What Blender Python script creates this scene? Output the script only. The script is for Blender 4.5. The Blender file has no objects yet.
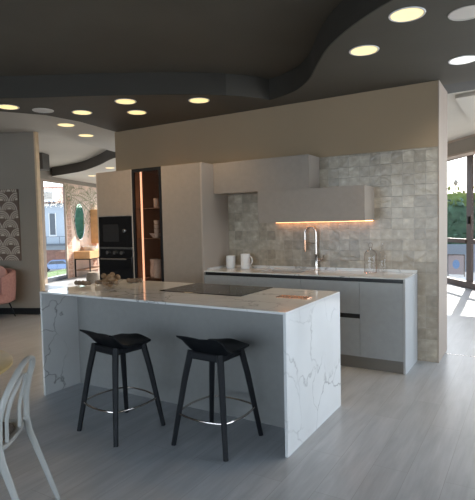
import bpy, bmesh, math, random
from mathutils import Vector, Matrix
random.seed(7)
sc = bpy.context.scene
COL = sc.collection

# ------------------------------------------------------------------ camera
YAW, PITCH, ROLL, CAMH = -0.5466, -0.0546, -0.0217, 1.4743
c, s = math.cos(YAW), math.sin(YAW)
r = Vector((c, -s, 0)); fw = Vector((s, c, 0)); U = Vector((0, 0, 1))
cp, sp = math.cos(PITCH), math.sin(PITCH)
f2 = fw * cp + U * sp; u2 = U * cp - fw * sp
cr, sr = math.cos(ROLL), math.sin(ROLL)
r3 = r * cr + u2 * sr; u3 = u2 * cr - r * sr
cam_d = bpy.data.cameras.new('camera'); cam = bpy.data.objects.new('camera', cam_d); COL.objects.link(cam)
m = Matrix((r3, u3, -f2)).transposed().to_4x4(); m.translation = Vector((0, 0, CAMH)); cam.matrix_world = m
cam_d.sensor_fit = 'HORIZONTAL'; cam_d.sensor_width = 36; cam_d.lens = 482.56 / 475 * 36
cam_d.clip_start = 0.05; cam_d.clip_end = 300
sc.camera = cam

# ------------------------------------------------------------------ world, sun, daylight, exposure
w = bpy.data.worlds.new('world'); sc.world = w; w.use_nodes = True
nt = w.node_tree; nt.nodes.clear()
out = nt.nodes.new('ShaderNodeOutputWorld'); bg = nt.nodes.new('ShaderNodeBackground')
sky = nt.nodes.new('ShaderNodeTexSky'); sky.sky_type = 'NISHITA'; sky.sun_disc = False
sky.sun_elevation = math.radians(35); sky.sun_rotation = 0.0; sky.air_density = 1.0; sky.dust_density = 1.5
mixn = nt.nodes.new('ShaderNodeMix'); mixn.data_type = 'RGBA'; mixn.inputs[0].default_value = 0.55
nt.links.new(sky.outputs[0], mixn.inputs[6]); mixn.inputs[7].default_value = (5.2, 6.0, 6.8, 1)
nt.links.new(mixn.outputs[2], bg.inputs[0]); bg.inputs[1].default_value = 0.6
nt.links.new(bg.outputs[0], out.inputs[0])

sd = bpy.data.lights.new('sun', 'SUN'); sd.energy = 13.0; sd.angle = 0.009; sd.color = (1.0, 0.93, 0.82)
so = bpy.data.objects.new('sun', sd); COL.objects.link(so)
so.rotation_euler = Vector((0.04, -1.0, -0.70)).to_track_quat('-Z', 'Y').to_euler()

def area(name, loc, direction, sx, sy, power, color):
    d = bpy.data.lights.new(name, 'AREA'); d.shape = 'RECTANGLE'; d.size = sx; d.size_y = sy; d.energy = power; d.color = color
    o = bpy.data.objects.new(name, d); COL.objects.link(o); o.location = loc
    o.rotation_euler = Vector(direction).to_track_quat('-Z', 'Y').to_euler(); return o
# daylight entering by the glass facade (right) and by the big window behind the camera
area('daylight_facade', (3.9, 3.9, 1.5), (-.8185, -.574, 0), 10, 2.5, 165, (.70, .85, 1.0))
area('daylight_rear_window', (-2.0, -4.2, 1.5), (0, 1, 0), 8, 2.3, 120, (.70, .84, 1.0))

sc.view_settings.view_transform = 'Standard'; sc.view_settings.look = 'None'
sc.view_settings.gamma = 1; sc.view_settings.use_curve_mapping = False
sc.view_settings.exposure = 0.0

# ------------------------------------------------------------------ materials
def mat(name, color, rough=0.5, metal=0.0, emit=None, estr=0.0, spec=None, coat=0.0):
    m = bpy.data.materials.new(name); m.use_nodes = True
    b = m.node_tree.nodes['Principled BSDF']
    b.inputs['Base Color'].default_value = (*color, 1); b.inputs['Roughness'].default_value = rough
    b.inputs['Metallic'].default_value = metal
    if spec is not None: b.inputs['Specular IOR Level'].default_value = spec
    if coat: b.inputs['Coat Weight'].default_value = coat; b.inputs['Coat Roughness'].default_value = .05
    if emit: b.inputs['Emission Color'].default_value = (*emit, 1); b.inputs['Emission Strength'].default_value = estr
    return m
def N(m, t, **k):
    n = m.node_tree.nodes.new(t)
    for a, v in k.items(): setattr(n, a, v)
    return n
def L(m, a, b): m.node_tree.links.new(a, b)
def bsdf(m): return m.node_tree.nodes['Principled BSDF']
def coords(m, scale=(1, 1, 1), rot=(0, 0, 0)):
    g = N(m, 'ShaderNodeNewGeometry'); mp = N(m, 'ShaderNodeMapping')
    mp.inputs['Scale'].default_value = scale; mp.inputs['Rotation'].default_value = rot
    L(m, g.outputs['Position'], mp.inputs['Vector']); return mp.outputs[0]
def ocoords(m, scale=(1, 1, 1), rot=(0, 0, 0)):
    g = N(m, 'ShaderNodeTexCoord'); mp = N(m, 'ShaderNodeMapping')
    mp.inputs['Scale'].default_value = scale; mp.inputs['Rotation'].default_value = rot
    L(m, g.outputs['Object'], mp.inputs['Vector']); return mp.outputs[0]
def ramp(m, fac, stops):
    n = N(m, 'ShaderNodeValToRGB'); e = n.color_ramp.elements
    while len(e) < len(stops): e.new(0.5)
    for i, (p, col) in enumerate(stops): e[i].position = p; e[i].color = (*col, 1) if len(col) == 3 else col
    L(m, fac, n.inputs[0]); return n.outputs[0]
def mixc(m, fac, a, b, blend='MIX'):
    n = N(m, 'ShaderNodeMix', data_type='RGBA', blend_type=blend)
    for i, v in ((0, fac), (6, a), (7, b)):
        if hasattr(v, 'links') or hasattr(v, 'is_output'): L(m, v, n.inputs[i])
        elif i == 0: n.inputs[0].default_value = v
        else: n.inputs[i].default_value = (*v, 1)
    return n.outputs[2]
def bump(m, h, strength=.2, dist=.01):
    b = N(m, 'ShaderNodeBump'); b.inputs['Strength'].default_value = strength; b.inputs['Distance'].default_value = dist
    L(m, h, b.inputs['Height']); L(m, b.outputs[0], bsdf(m).inputs['Normal'])
def mottled(name, col, rough, amt=.08, scale=3.0, **k):
    m = mat(name, col, rough, **k)
    n = N(m, 'ShaderNodeTexNoise'); n.inputs['Scale'].default_value = scale; n.inputs['Detail'].default_value = 6
    L(m, coords(m), n.inputs['Vector'])
    lo = tuple(x * (1 - amt) for x in col); hi = tuple(min(1, x * (1 + amt)) for x in col)
    L(m, ramp(m, n.outputs[0], [(.3, lo), (.7, hi)]), bsdf(m).inputs['Base Color']); return m

M = {}
M['ceil_dark'] = mottled('dark taupe ceiling paint', (.080, .068, .050), .75, .12, 1.2)
M['ceil_light'] = mottled('light plaster ceiling', (.52, .48, .42), .8, .05, .8)
M['ceil_slot'] = mat('black ceiling slot', (.02, .02, .02), .6)
M['fascia'] = mat('dark brown ceiling edge', (.085, .075, .065), .7)
M['edge_shaded'] = mat('shaded ceiling edge', (.028, .023, .016), .75)  # ceiling edge turned from the light, its shade put into the colour
M['edge_lit'] = mat('lit ceiling edge', (.05, .043, .033), .75)  # same edge where it catches more light, brightness put into the colour
M['beige'] = mottled('beige wall paint', (.31, .225, .14), .8, .04, 1.0)
M['cream'] = mat('cream wall end', (.36, .285, .23), .7)
M['grey_wall'] = mottled('taupe grey wall', (.27, .235, .195), .8, .06, 1.0)
M['white'] = mat('white plaster', (.75, .73, .7), .6)
M['black'] = mat('black', (.008, .008, .009), .5, spec=.25)
M['brown_frame'] = mat('brown window frame', (.075, .045, .035), .5)
M['wood_trim'] = mottled('pale wood trim', (.62, .45, .28), .5, .1, 8)
M['greige'] = mottled('greige lacquer', (.27, .225, .185), .42, .04, 20)
M['greige_body'] = mat('greige carcass', (.36, .31, .265), .5)
M['daylit_front'] = mottled('daylight tinted lacquer fronts', (.33, .345, .35), .4, .04, 20)  # same greige lacquer, cool daylight on the low fronts put into the colour
M['panel_light'] = mat('light grey end panel', (.43, .43, .43), .4)
M['plinth'] = mat('bronze grey plinth', (.21, .19, .165), .4, .3)
M['island_body'] = mottled('grey island body', (.25, .247, .24), .42, .04, 20)
M['gola'] = mat('black grip profile', (.01, .01, .01), .3)
M['blackglass'] = mat('black glass', (.006, .006, .007), .04)
M['chrome'] = mat('chrome', (.62, .55, .50), .15, 1.0)
M['copper'] = mat('brushed copper', (.65, .38, .25), .25, 1.0)
M['steel'] = mat('steel', (.5, .48, .46), .25, 1.0)
M['ceramic'] = mat('white ceramic', (.72, .71, .70), .25)
M['stool'] = mat('black stool wood', (.009, .010, .013), .5, spec=.3)
M['stool_seat'] = mat('black stool seat', (.005, .006, .008), .5, spec=.25)
M['chair'] = mat('pale grey plastic', (.35, .345, .325), .38)
M['chair_pad'] = mat('dark brown seat pad', (.07, .055, .045), .7)
M['pink'] = mottled('pink velvet', (.42, .21, .18), .85, .12, 30)
M['table_wood'] = mottled('golden wood', (.50, .36, .16), .35, .12, 9)
M['dark_int'] = mottled('brown cabinet interior', (.36, .24, .17), .5, .1, 6)
M['terracotta'] = mottled('terracotta roof', (.24, .12, .09), .8, .2, 3)
M['house'] = mat('white house wall', (.34, .38, .43), .8)
M['oak'] = mottled('oak veneer', (.62, .36, .17), .5, .12, 6)
M['leaf'] = mottled('hedge leaves', (.13, .17, .035), .7, .5, 4)
M['leaf_dark'] = mottled('dark leaves', (.05, .10, .06), .7, .4, 5)
M['grass'] = mottled('grass', (.06, .12, .02), .9, .3, 3)
M['pave'] = mottled('pale paving', (.55, .53, .5), .85, .1, 1)
M['palm'] = mat('palm print green', (.12, .135, .05), .6)
M['palm_trunk'] = mottled('palm print trunk', (.50, .30, .22), .7, .35, 14)
M['mural'] = mottled('pink cream mural ground', (.72, .55, .45), .7, .18, 2.2)
M['mirror'] = mat('mirror', (.55, .78, .74), .05, 1.0)  # green of the mirrored plants put into the tint
M['dark_win'] = mat('dark window', (.06, .07, .09), .2)
M['car_blue'] = mat('car paint', (.18, .26, .42), .25)
M['potato'] = mottled('potato skin', (.22, .125, .06), .6, .3, 40)
M['driftwood'] = mottled('dried wood', (.20, .13, .08), .8, .3, 30)
M['pouf'] = mottled('grey woven pouf', (.26, .22, .18), .9, .2, 40)
M['lamp_warm'] = mat('warm lamp lens', (.8, .7, .5), .5, emit=(1, .74, .30), estr=1.25)
M['lamp_white'] = mat('white lamp lens', (.9, .9, .9), .5, emit=(1, .95, .85), estr=1.2)
M['lamp_off'] = mat('unlit lamp lens', (.46, .42, .38), .4)
M['led'] = mat('led strip', (1, .6, .3), .5, emit=(1, .45, .19), estr=7)
M['led_soft'] = mat('led profile', (1, .6, .4), .5, emit=(1, .55, .36), estr=1.9)

def glassmat(name, tint=(1, 1, 1), ior=1.3):
    m = bpy.data.materials.new(name); m.use_nodes = True; t = m.node_tree; t.nodes.clear()
    o = t.nodes.new('ShaderNodeOutputMaterial'); mx = t.nodes.new('ShaderNodeMixShader')
    tr = t.nodes.new('ShaderNodeBsdfTransparent'); gl = t.nodes.new('ShaderNodeBsdfGlossy'); fr = t.nodes.new('ShaderNodeMath'); fr.operation = 'MULTIPLY_ADD'; fr.inputs[1].default_value = (ior - 1) * 1.3; fr.inputs[2].default_value = .035
    lw_ = t.nodes.new('ShaderNodeLayerWeight'); lw_.inputs[0].default_value = .5; pw = t.nodes.new('ShaderNodeMath'); pw.operation = 'POWER'; pw.inputs[1].default_value = 4.0
    t.links.new(lw_.outputs['Facing'], pw.inputs[0]); t.links.new(pw.outputs[0], fr.inputs[0])
    gl.inputs['Roughness'].default_value = .02; tr.inputs[0].default_value = (*tint, 1)
    t.links.new(fr.outputs[0], mx.inputs[0]); t.links.new(tr.outputs[0], mx.inputs[1]); t.links.new(gl.outputs[0], mx.inputs[2])
    t.links.new(mx.outputs[0], o.inputs[0]); return m
M['pane'] = glassmat('window pane')
M['smoked'] = glassmat('smoked pane', (.82, .76, .72), 1.2)
M['clearglass'] = glassmat('clear glassware', (.97, .96, .95), 1.4)

# marble
def marble():
    m = mat('white veined stone', (.8, .8, .8), .07)
    v = coords(m)
    nz = N(m, 'ShaderNodeTexNoise'); nz.inputs['Scale'].default_value = 1.5; nz.inputs['Detail'].default_value = 5; L(m, v, nz.inputs['Vector'])
    add = N(m, 'ShaderNodeMix', data_type='RGBA', blend_type='LINEAR_LIGHT'); add.inputs[0].default_value = .55
    L(m, v, add.inputs[6]); L(m, nz.outputs['Color'], add.inputs[7])
    vo = N(m, 'ShaderNodeTexVoronoi', feature='DISTANCE_TO_EDGE'); vo.inputs['Scale'].default_value = 2.7; L(m, add.outputs[2], vo.inputs['Vector'])
    big = N(m, 'ShaderNodeTexNoise'); big.inputs['Scale'].default_value = 1.8; big.inputs['Detail'].default_value = 3; L(m, v, big.inputs['Vector'])
    mask = ramp(m, big.outputs[0], [(.40, (0, 0, 0)), (.57, (1, 1, 1))])
    vein = ramp(m, vo.outputs['Distance'], [(0, (1, 1, 1)), (.010, (.5, .5, .5)), (.030, (0, 0, 0))])
    mm = N(m, 'ShaderNodeMath', operation='MULTIPLY'); L(m, vein, mm.inputs[0]); L(m, mask, mm.inputs[1])
    base = ramp(m, big.outputs[0], [(.3, (.58, .575, .57)), (.7, (.67, .665, .66))])
    L(m, mixc(m, mm.outputs[0], base, (.28, .275, .27)), bsdf(m).inputs['Base Color'])
    return m
M['marble'] = marble()

def tiles():
    m = mat('handmade glazed tiles', (.45, .45, .43), .22)
    v = coords(m, (1, 1, 1), (math.pi / 2, 0, 0))
    br = N(m, 'ShaderNodeTexBrick'); br.offset = 0; br.squash = 1
    br.inputs['Color1'].default_value = (.0, .0, .0, 1); br.inputs['Color2'].default_value = (1, 1, 1, 1); br.inputs['Mortar'].default_value = (.35, .35, .35, 1)
    br.inputs['Scale'].default_value = 1; br.inputs['Mortar Size'].default_value = .0018; br.inputs['Brick Width'].default_value = .115
    br.inputs['Row Height'].default_value = .115; br.inputs['Bias'].default_value = 0
    wb = N(m, 'ShaderNodeTexNoise'); wb.inputs['Scale'].default_value = 9; L(m, v, wb.inputs['Vector']); wd = N(m, 'ShaderNodeMix', data_type='RGBA', blend_type='LINEAR_LIGHT'); wd.inputs[0].default_value = .012; L(m, v, wd.inputs[6]); L(m, wb.outputs['Color'], wd.inputs[7])
    L(m, wd.outputs[2], br.inputs['Vector'])
    nz = N(m, 'ShaderNodeTexNoise'); nz.inputs['Scale'].default_value = 18; nz.inputs['Detail'].default_value = 6; L(m, v, nz.inputs['Vector'])
    n2 = N(m, 'ShaderNodeTexNoise'); n2.inputs['Scale'].default_value = 7; n2.inputs['Detail'].default_value = 2; n2.inputs['Distortion'].default_value = 1.5; L(m, v, n2.inputs['Vector'])
    tone = ramp(m, br.outputs['Color'], [(0, (.31, .265, .205)), (1, (.45, .39, .31))])
    sp_ = ramp(m, nz.outputs[0], [(.30, (.70, .70, .70)), (.6, (1.0, 1.0, 1.0)), (.72, (1.25, 1.25, 1.25))])
    cc = mixc(m, .8, tone, sp_, 'MULTIPLY')
    cc = mixc(m, br.outputs['Fac'], cc, (.38, .345, .29))
    L(m, cc, bsdf(m).inputs['Base Color'])
    a = N(m, 'ShaderNodeMath', operation='MULTIPLY_ADD'); L(m, br.outputs['Color'], a.inputs[0]); a.inputs[1].default_value = .8; L(m, n2.outputs[0], a.inputs[2])
    b_ = N(m, 'ShaderNodeMath', operation='SUBTRACT'); L(m, a.outputs[0], b_.inputs[0]); L(m, br.outputs['Fac'], b_.inputs[1])
    bump(m, b_.outputs[0], .6, .007)
    return m
M['tiles'] = tiles()

def floor_mat(name='grey wood look planks', tint=(1, 1, 1)):
    m = mat(name, (.4, .4, .4), .3)
    v = coords(m, (1, 1, 1), (0, 0, math.pi / 2))
    br = N(m, 'ShaderNodeTexBrick'); br.offset = .37; br.offset_frequency = 2
    br.inputs['Color1'].default_value = (0, 0, 0, 1); br.inputs['Color2'].default_value = (1, 1, 1, 1); br.inputs['Mortar'].default_value = (.5, .5, .5, 1)
    br.inputs['Scale'].default_value = 1; br.inputs['Mortar Size'].default_value = .0015; br.inputs['Brick Width'].default_value = 1.2; br.inputs['Row Height'].default_value = .2
    L(m, v, br.inputs['Vector'])
    v2 = coords(m, (5.0, .8, 1)); nz = N(m, 'ShaderNodeTexNoise'); nz.inputs['Scale'].default_value = 2.6; nz.inputs['Detail'].default_value = 8; nz.inputs['Distortion'].default_value = .5
    L(m, v2, nz.inputs['Vector'])
    v3 = coords(m, (26, 1.2, 1)); n3 = N(m, 'ShaderNodeTexNoise'); n3.inputs['Scale'].default_value = 2.5; n3.inputs['Detail'].default_value = 4; L(m, v3, n3.inputs['Vector'])
    A = tuple(a * b for a, b in zip((.32, .335, .355), tint)); B = tuple(a * b for a, b in zip((.42, .435, .455), tint))
    tone = ramp(m, nz.outputs[0], [(.3, A), (.7, B)])
    pl = ramp(m, br.outputs['Color'], [(0, (.93, .93, .93)), (1, (1.05, 1.05, 1.05))])
    cc = mixc(m, .9, tone, pl, 'MULTIPLY')
    g = ramp(m, n3.outputs[0], [(.3, (.93, .93, .93)), (.7, (1.04, 1.04, 1.04))]); cc = mixc(m, .8, cc, g, 'MULTIPLY')
    cc = mixc(m, br.outputs['Fac'], cc, (.28, .285, .29))
    L(m, cc, bsdf(m).inputs['Base Color'])
    rr = N(m, 'ShaderNodeMapRange'); rr.inputs[3].default_value = .24; rr.inputs[4].default_value = .38; L(m, nz.outputs[0], rr.inputs[0]); L(m, rr.outputs[0], bsdf(m).inputs['Roughness'])
    return m
M['floor'] = floor_mat()

# ------------------------------------------------------------------ geometry helpers
def NB(): return bmesh.new()
def box(bm, x0, x1, y0, y1, z0, z1, bevel=0.0):
    t = bmesh.new(); bmesh.ops.create_cube(t, size=1)
    for v in t.verts: v.co = Vector(((x0 + x1) / 2 + v.co.x * (x1 - x0), (y0 + y1) / 2 + v.co.y * (y1 - y0), (z0 + z1) / 2 + v.co.z * (z1 - z0)))
    if bevel: bmesh.ops.bevel(t, geom=t.edges[:] , offset=bevel, segments=2, affect='EDGES', profile=.5)
    merge(bm, t); return bm
def merge(bm, t):
    me = bpy.data.meshes.new('tmp'); t.to_mesh(me); t.free(); bm.from_mesh(me); bpy.data.meshes.remove(me)
def obox(bm, p, q, thick, z0, z1, side=1, bevel=0.0):
    """box whose face runs from plan point p to q, thickness to its left (side=1) or right"""
    p = Vector(p); q = Vector(q); d = (q - p); ln = d.length; d.normalize(); n = Vector((-d.y, d.x)) * side
    prism(bm, [p, q, q + n * thick, p + n * thick], z0, z1); return bm
def prism(bm, pts, z0, z1):
    lo = [bm.verts.new((p[0], p[1], z0)) for p in pts]; hi = [bm.verts.new((p[0], p[1], z1)) for p in pts]
    n = len(pts); area2 = sum(pts[i][0] * pts[(i + 1) % n][1] - pts[(i + 1) % n][0] * pts[i][1] for i in range(n))
    fs = []
    fs.append(bm.faces.new(lo)); fs.append(bm.faces.new(hi))
    for i in range(n): fs.append(bm.faces.new((lo[i], lo[(i + 1) % n], hi[(i + 1) % n], hi[i])))
    bmesh.ops.recalc_face_normals(bm, faces=fs); return bm
def lathe(bm, prof, cx=0, cy=0, cz=0, n=32, sx=1, sy=1):
    rings = []
    for (rad, z) in prof:
        if rad < 1e-6: rings.append([bm.verts.new((cx, cy, cz + z))])
        else: rings.append([bm.verts.new((cx + sx * rad * math.cos(2 * math.pi * i / n), cy + sy * rad * math.sin(2 * math.pi * i / n), cz + z)) for i in range(n)])
    for a, b in zip(rings, rings[1:]):
        for i in range(n):
            j = (i + 1) % n
            if len(a) == 1 and len(b) == 1: continue
            if len(a) == 1: bm.faces.new((a[0], b[i], b[j]))
            elif len(b) == 1: bm.faces.new((a[i], a[j], b[0]))
            else: bm.faces.new((a[i], a[j], b[j], b[i]))
    bmesh.ops.recalc_face_normals(bm, faces=bm.faces[:]); return bm
def tube(bm, path, rx, ry=None, n=10, closed=False, up=(0, 0, 1), caps=True, taper=None, square=False):
    ry = ry or rx; P = [Vector(p) for p in path]; k = len(P); rings = []; up = Vector(up)
    for i, p in enumerate(P):
        a = P[(i - 1) % k] if (closed or i > 0) else p; b = P[(i + 1) % k] if (closed or i < k - 1) else p
        t = (b - a).normalized(); sd_ = t.cross(up)
        if sd_.length < 1e-3: sd_ = t.cross(Vector((0, 1, 0)))
        sd_.normalize(); nn = sd_.cross(t).normalized()
        sc_ = taper[i] if taper else 1
        if square:
            ring = [bm.verts.new(p + sd_ * (rx * sc_ * ax) + nn * (ry * sc_ * ay)) for ax, ay in ((-1, -.6), (-.6, -1), (.6, -1), (1, -.6), (1, .6), (.6, 1), (-.6, 1), (-1, .6))]
        else:
            ring = [bm.verts.new(p + sd_ * (rx * sc_ * math.cos(2 * math.pi * j / n)) + nn * (ry * sc_ * math.sin(2 * math.pi * j / n))) for j in range(n)]
        rings.append(ring)
    m_ = len(rings[0]); rng = range(k) if closed else range(k - 1); fs = []
    for i in rng:
        a = rings[i]; b = rings[(i + 1) % k]
        for j in range(m_): fs.append(bm.faces.new((a[j], a[(j + 1) % m_], b[(j + 1) % m_], b[j])))
    if not closed and caps: fs.append(bm.faces.new(rings[0])); fs.append(bm.faces.new(rings[-1]))
    bmesh.ops.recalc_face_normals(bm, faces=fs); return bm
def spline(pts, n=8, closed=False):
    P = [Vector(p) for p in pts]; k = len(P); res = []
    rng = range(k) if closed else range(k - 1)
    for i in rng:
        p0 = P[(i - 1) % k] if (closed or i > 0) else P[0] * 2 - P[1]
        p1 = P[i]; p2 = P[(i + 1) % k]; p3 = P[(i + 2) % k] if (closed or i < k - 2) else P[-1] * 2 - P[-2]
        for j in range(n):
            t = j / n
            res.append(.5 * ((2 * p1) + (-p0 + p2) * t + (2 * p0 - 5 * p1 + 4 * p2 - p3) * t * t + (-p0 + 3 * p1 - 3 * p2 + p3) * t ** 3))
    if not closed: res.append(P[-1])
    return res
def blob(bm, c_, rx, ry, rz, sub=2, jit=0.0, rnd=random):
    t = bmesh.new(); bmesh.ops.create_icosphere(t, subdivisions=sub, radius=1)
    for v in t.verts:
        k = 1 + rnd.uniform(-jit, jit); v.co = Vector((c_[0] + v.co.x * rx * k, c_[1] + v.co.y * ry * k, c_[2] + v.co.z * rz * k))
    merge(bm, t); return bm

def obj(name, bm, material, parent=None, smooth=False, local=False, label=None):
    if parent is not None and not local:
        o_ = parent
        off = Vector(o_.location)
        if o_.parent: off = off + Vector(o_.parent.location)
        bmesh.ops.translate(bm, vec=-off, verts=bm.verts[:])
    me = bpy.data.meshes.new(name); bm.to_mesh(me); bm.free()
    if smooth:
        me.polygons.foreach_set('use_smooth', [True] * len(me.polygons))
        if hasattr(me, 'set_sharp_from_angle'): me.set_sharp_from_angle(angle=math.radians(40))
    o = bpy.data.objects.new(name, me); COL.objects.link(o); me.materials.append(M[material] if isinstance(material, str) else material)
    if parent is not None: o.parent = parent
    if label: o['label'] = label
    return o
def tag(o, label, cat, group=None, kind=None):
    o['label'] = label; o['category'] = cat
    if group: o['group'] = group
    if kind: o['kind'] = kind
    return o
def thing(name, label, cat, loc=(0, 0, 0), rotz=0, group=None):
    o = bpy.data.objects.new(name, None); COL.objects.link(o); o.location = loc; o.rotation_euler = (0, 0, rotz)
    o.empty_display_size = .1
    return tag(o, label, cat, group)
def struct(name, bm, material, label=None, parent=None, cat=None):
    o = obj(name, bm, material, parent)
    if parent is None: o['kind'] = 'structure'
    if label: o['label'] = label
    if cat: o['category'] = cat
    return o
def dup(root, loc=None, rotz=None, label=None, group=None, parent=None):
    r_ = root.copy(); COL.objects.link(r_)
    if loc is not None: r_.location = loc
    if rotz is not None: r_.rotation_euler = (0, 0, rotz)
    if label: r_['label'] = label
    if group: r_['group'] = group
    for ch in list(root.children):
        c_ = ch.copy(); COL.objects.link(c_); c_.parent = r_
        for g_ in list(ch.children):
            d_ = g_.copy(); COL.objects.link(d_); d_.parent = c_
    return r_

# ------------------------------------------------------------------ key dimensions
ZS, ZC = 2.859, 3.09                 # soffit and upper ceiling heights
WY, FY = 5.238, 4.672                # tiled wall plane, cabinet front plane
IX0, IX1, IY0, IY1 = -3.657, -1.288, 2.674, 3.662
KX1, KX0 = -0.7935, -5.266

# ------------------------------------------------------------------ floor and ground
b = NB(); prism(b, [(-16, -5), (11, -5), (-1.2, 12.4), (-12.6, 12.4), (-13.2, 11.7), (-11.5, 7.4), (-16, 5)], -.1, 0)
struct('floor', b, 'floor', 'pale grey wood look plank floor', cat='floor')
b = NB(); box(b, -12.6, 80, 11.9, 120, -.18, -.101); box(b, -1, 80, -10, 11.9, -.18, -.101)
struct('ground', b, 'pave', 'pale paving outside', cat='ground')
b = NB(); obox(b, (-.79, 5.63), (1.6, 5.66), .012, .0, .003); struct('trim_1', b, 'steel', 'thin metal strip across the floor beside the wall end', cat='trim')

# ------------------------------------------------------------------ ceilings
b = NB(); prism(b, [(-6.3, -5), (12, -5), (4, 6.62), (-5.1, 6.62), (-5.2, 3.9), (-6.3, 2.9)], ZC, ZC + .1)
struct('ceiling', b, 'ceil_dark', 'dark taupe recessed ceiling', cat='ceiling')
b = NB(); prism(b, [(-16, -5), (-6.3, -5), (-6.3, 2.9), (-5.2, 3.9), (-5.1, 6.62), (4, 6.62), (1.2, 12.4), (-12.6, 12.4), (-13.2, 11.7), (-11.5, 7.4), (-16, 5)], ZC, ZC + .1)
struct('ceiling', b, 'ceil_light', 'pale plaster ceiling beyond the kitchen', cat='ceiling')
curve = [(-.751, 3.191), (-.936, 3.314), (-1.147, 3.49), (-1.385, 3.744), (-1.618, 4.09), (-1.841, 4.446), (-2.102, 4.731), (-2.36, 4.88), (-2.537, 4.939)]
curve2 = [(-2.545, 4.93), (-2.640, 4.72), (-2.83, 4.48), (-3.13, 4.215), (-3.735, 3.812), (-4.385, 3.438), (-4.843, 3.165), (-5.9, 2.5)]
cs = [tuple(p)[:2] for p in spline([(p[0], p[1], 0) for p in [(.6, 2.35), (-.2, 2.85)] + curve], 5)]
cs2 = [tuple(p)[:2] for p in spline([(p[0], p[1], 0) for p in curve2], 4)]
poly = [(4, 1.0), (.6 + .8, 1.9)] + cs + cs2 + [(-5.9, 3.0), (-5.374, 3.504), (-5.118, 3.944), (-5.091, 4.447), (-5.231, WY), (-5.20, 5.46), (4, 5.46)]
b = NB(); prism(b, poly, ZS, ZC - .001); struct('ceiling', b, 'ceil_dark', 'dark dropped ceiling with a curved edge above the kitchen', cat='ceiling')
for nm_, pts_ in (('trim_7', [(.6 + .8, 1.9)] + cs), ('trim_8', cs2[8:]), ('trim_9', cs2[:9])):
    off_ = []
    for i, p in enumerate(pts_):
        a_ = Vector(pts_[max(0, i - 1)]); c_ = Vector(pts_[min(len(pts_) - 1, i + 1)]); d_ = (c_ - a_).normalized(); off_.append((p[0] - d_.y * -.012 * -1, p[1] + d_.x * -.012 * -1))
    b = NB(); prism(b, list(pts_) + off_[::-1], ZS - .0005, ZC - .002); struct(nm_, b, 'edge_lit' if nm_ == 'trim_9' else 'edge_shaded', 'dark vertical edge of the dropped ceiling, shading put into its colour', cat='trim')
b = NB(); prism(b, [(KX1 - .3, 6.30), (4, 6.05), (4, 6.62), (KX1 - .3, 6.80)], ZC - .012, ZC - .001); struct('ceiling', b, 'ceil_slot', 'black slot in the ceiling beside the wall end', cat='ceiling')
b = NB(); prism(b, [(-.86, 6.95), (4, 6.2), (4, 7.9), (-.85, 8.7)], ZC - .05, ZC - .001); struct('ceiling', b, 'ceil_light', 'shallow pale ceiling panel near the big window', cat='ceiling')
cres = spline([(p[0], p[1], 0) for p in [(-5.125, 3.96), (-5.50, 4.30), (-5.85, 4.70), (-6.10, 5.10), (-6.35, 5.60), (-6.65, 6.60)]], 5)
b = NB(); prism(b, [tuple(p)[:2] for p in cres] + [(-5.5, 6.6), (-5.235, WY), (-5.095, 4.447)], ZS, ZC - .002)
struct('ceiling', b, 'ceil_light', 'pale crescent shaped dropped ceiling', cat='ceiling')
fc = spline([(p[0], p[1], 0) for p in [(-11.0, 8.60), (-10.742, 8.579), (-10.126, 8.472), (-9.434, 8.295), (-8.276, 7.748), (-7.3, 7.2), (-6.0, 6.7)]], 5)
P_ = [tuple(p)[:2] for p in fc]
b = NB(); prism(b, P_ + [(-6.0, 11.2), (-12.1, 11.2), (-11.2, 8.75)], ZS, ZC - .002); struct('ceiling', b, 'ceil_light', 'far pale dropped ceiling', cat='ceiling')
b = NB(); Q_ = [(p[0] + .01, p[1] - .02) for p in P_]; prism(b, P_ + Q_[::-1], ZS - .002, ZC - .003); struct('trim_2', b, 'fascia', 'dark curved ceiling edge far behind', cat='trim')
b = NB(); obox(b, (-9.14, 7.08), (-9.9, 6.65), .35, 2.74, ZC - .002, 1); struct('ceiling_beam', b, 'fascia', 'dark boxed ceiling beam end', cat='beam')

# ------------------------------------------------------------------ walls
b = NB(); box(b, -3.313, KX1 - .012, WY, WY + .15, 0, 2.2047); struct('wall_back', b, 'tiles', 'wall clad in small grey glazed tiles', cat='wall')
b = NB(); box(b, KX0, -3.313, WY, 5.797, 0, ZC - .003); box(b, -3.313, KX1 - .012, WY + .152, 5.797, 0, ZS - .001); box(b, -3.313, KX1 - .012, WY, WY + .152, 2.2067, ZS - .001)
struct('wall_back', b, 'beige', 'beige wall above the tiles', cat='wall')
b = NB(); box(b, KX1 - .011, KX1, WY - .003, 5.797, 0, ZS - .001); struct('wall_right', b, 'cream', 'cream end face of the kitchen wall', cat='wall')
LD = Vector((.9181, .3964)); LN = Vector((.3964, -.9181)); LA = Vector((-7.838, 4.929))
def lw(s_, n_=0): p = LA + LD * s_ + LN * n_; return (p.x, p.y)
b = NB(); prism(b, [lw(-4), lw(.765), lw(.765, -.09), lw(-4, -.28)], 0, ZC - .003); struct('wall_left', b, 'grey_wall', 'taupe grey wall on the left', cat='wall')
b = NB(); prism(b, [lw(.766, .003), lw(.80, .003), lw(.80, -.095), lw(.766, -.095)], 0, ZC - .004); struct('trim_3', b, 'wood_trim', 'pale wood strip on the end of the grey wall', cat='trim')
b = NB(); prism(b, [lw(-4, .001), lw(.765, .001), lw(.765, .015), lw(-4, .015)], 0, .11); struct('baseboard_left', b, 'black', 'black skirting on the grey wall', cat='baseboard')
b = NB(); box(b, -8.52, -8.38, 6.1, 6.2, 0, 2.72); struct('trim_4', b, 'wood_trim', 'pale wood door post behind the grey wall', cat='trim')
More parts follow.
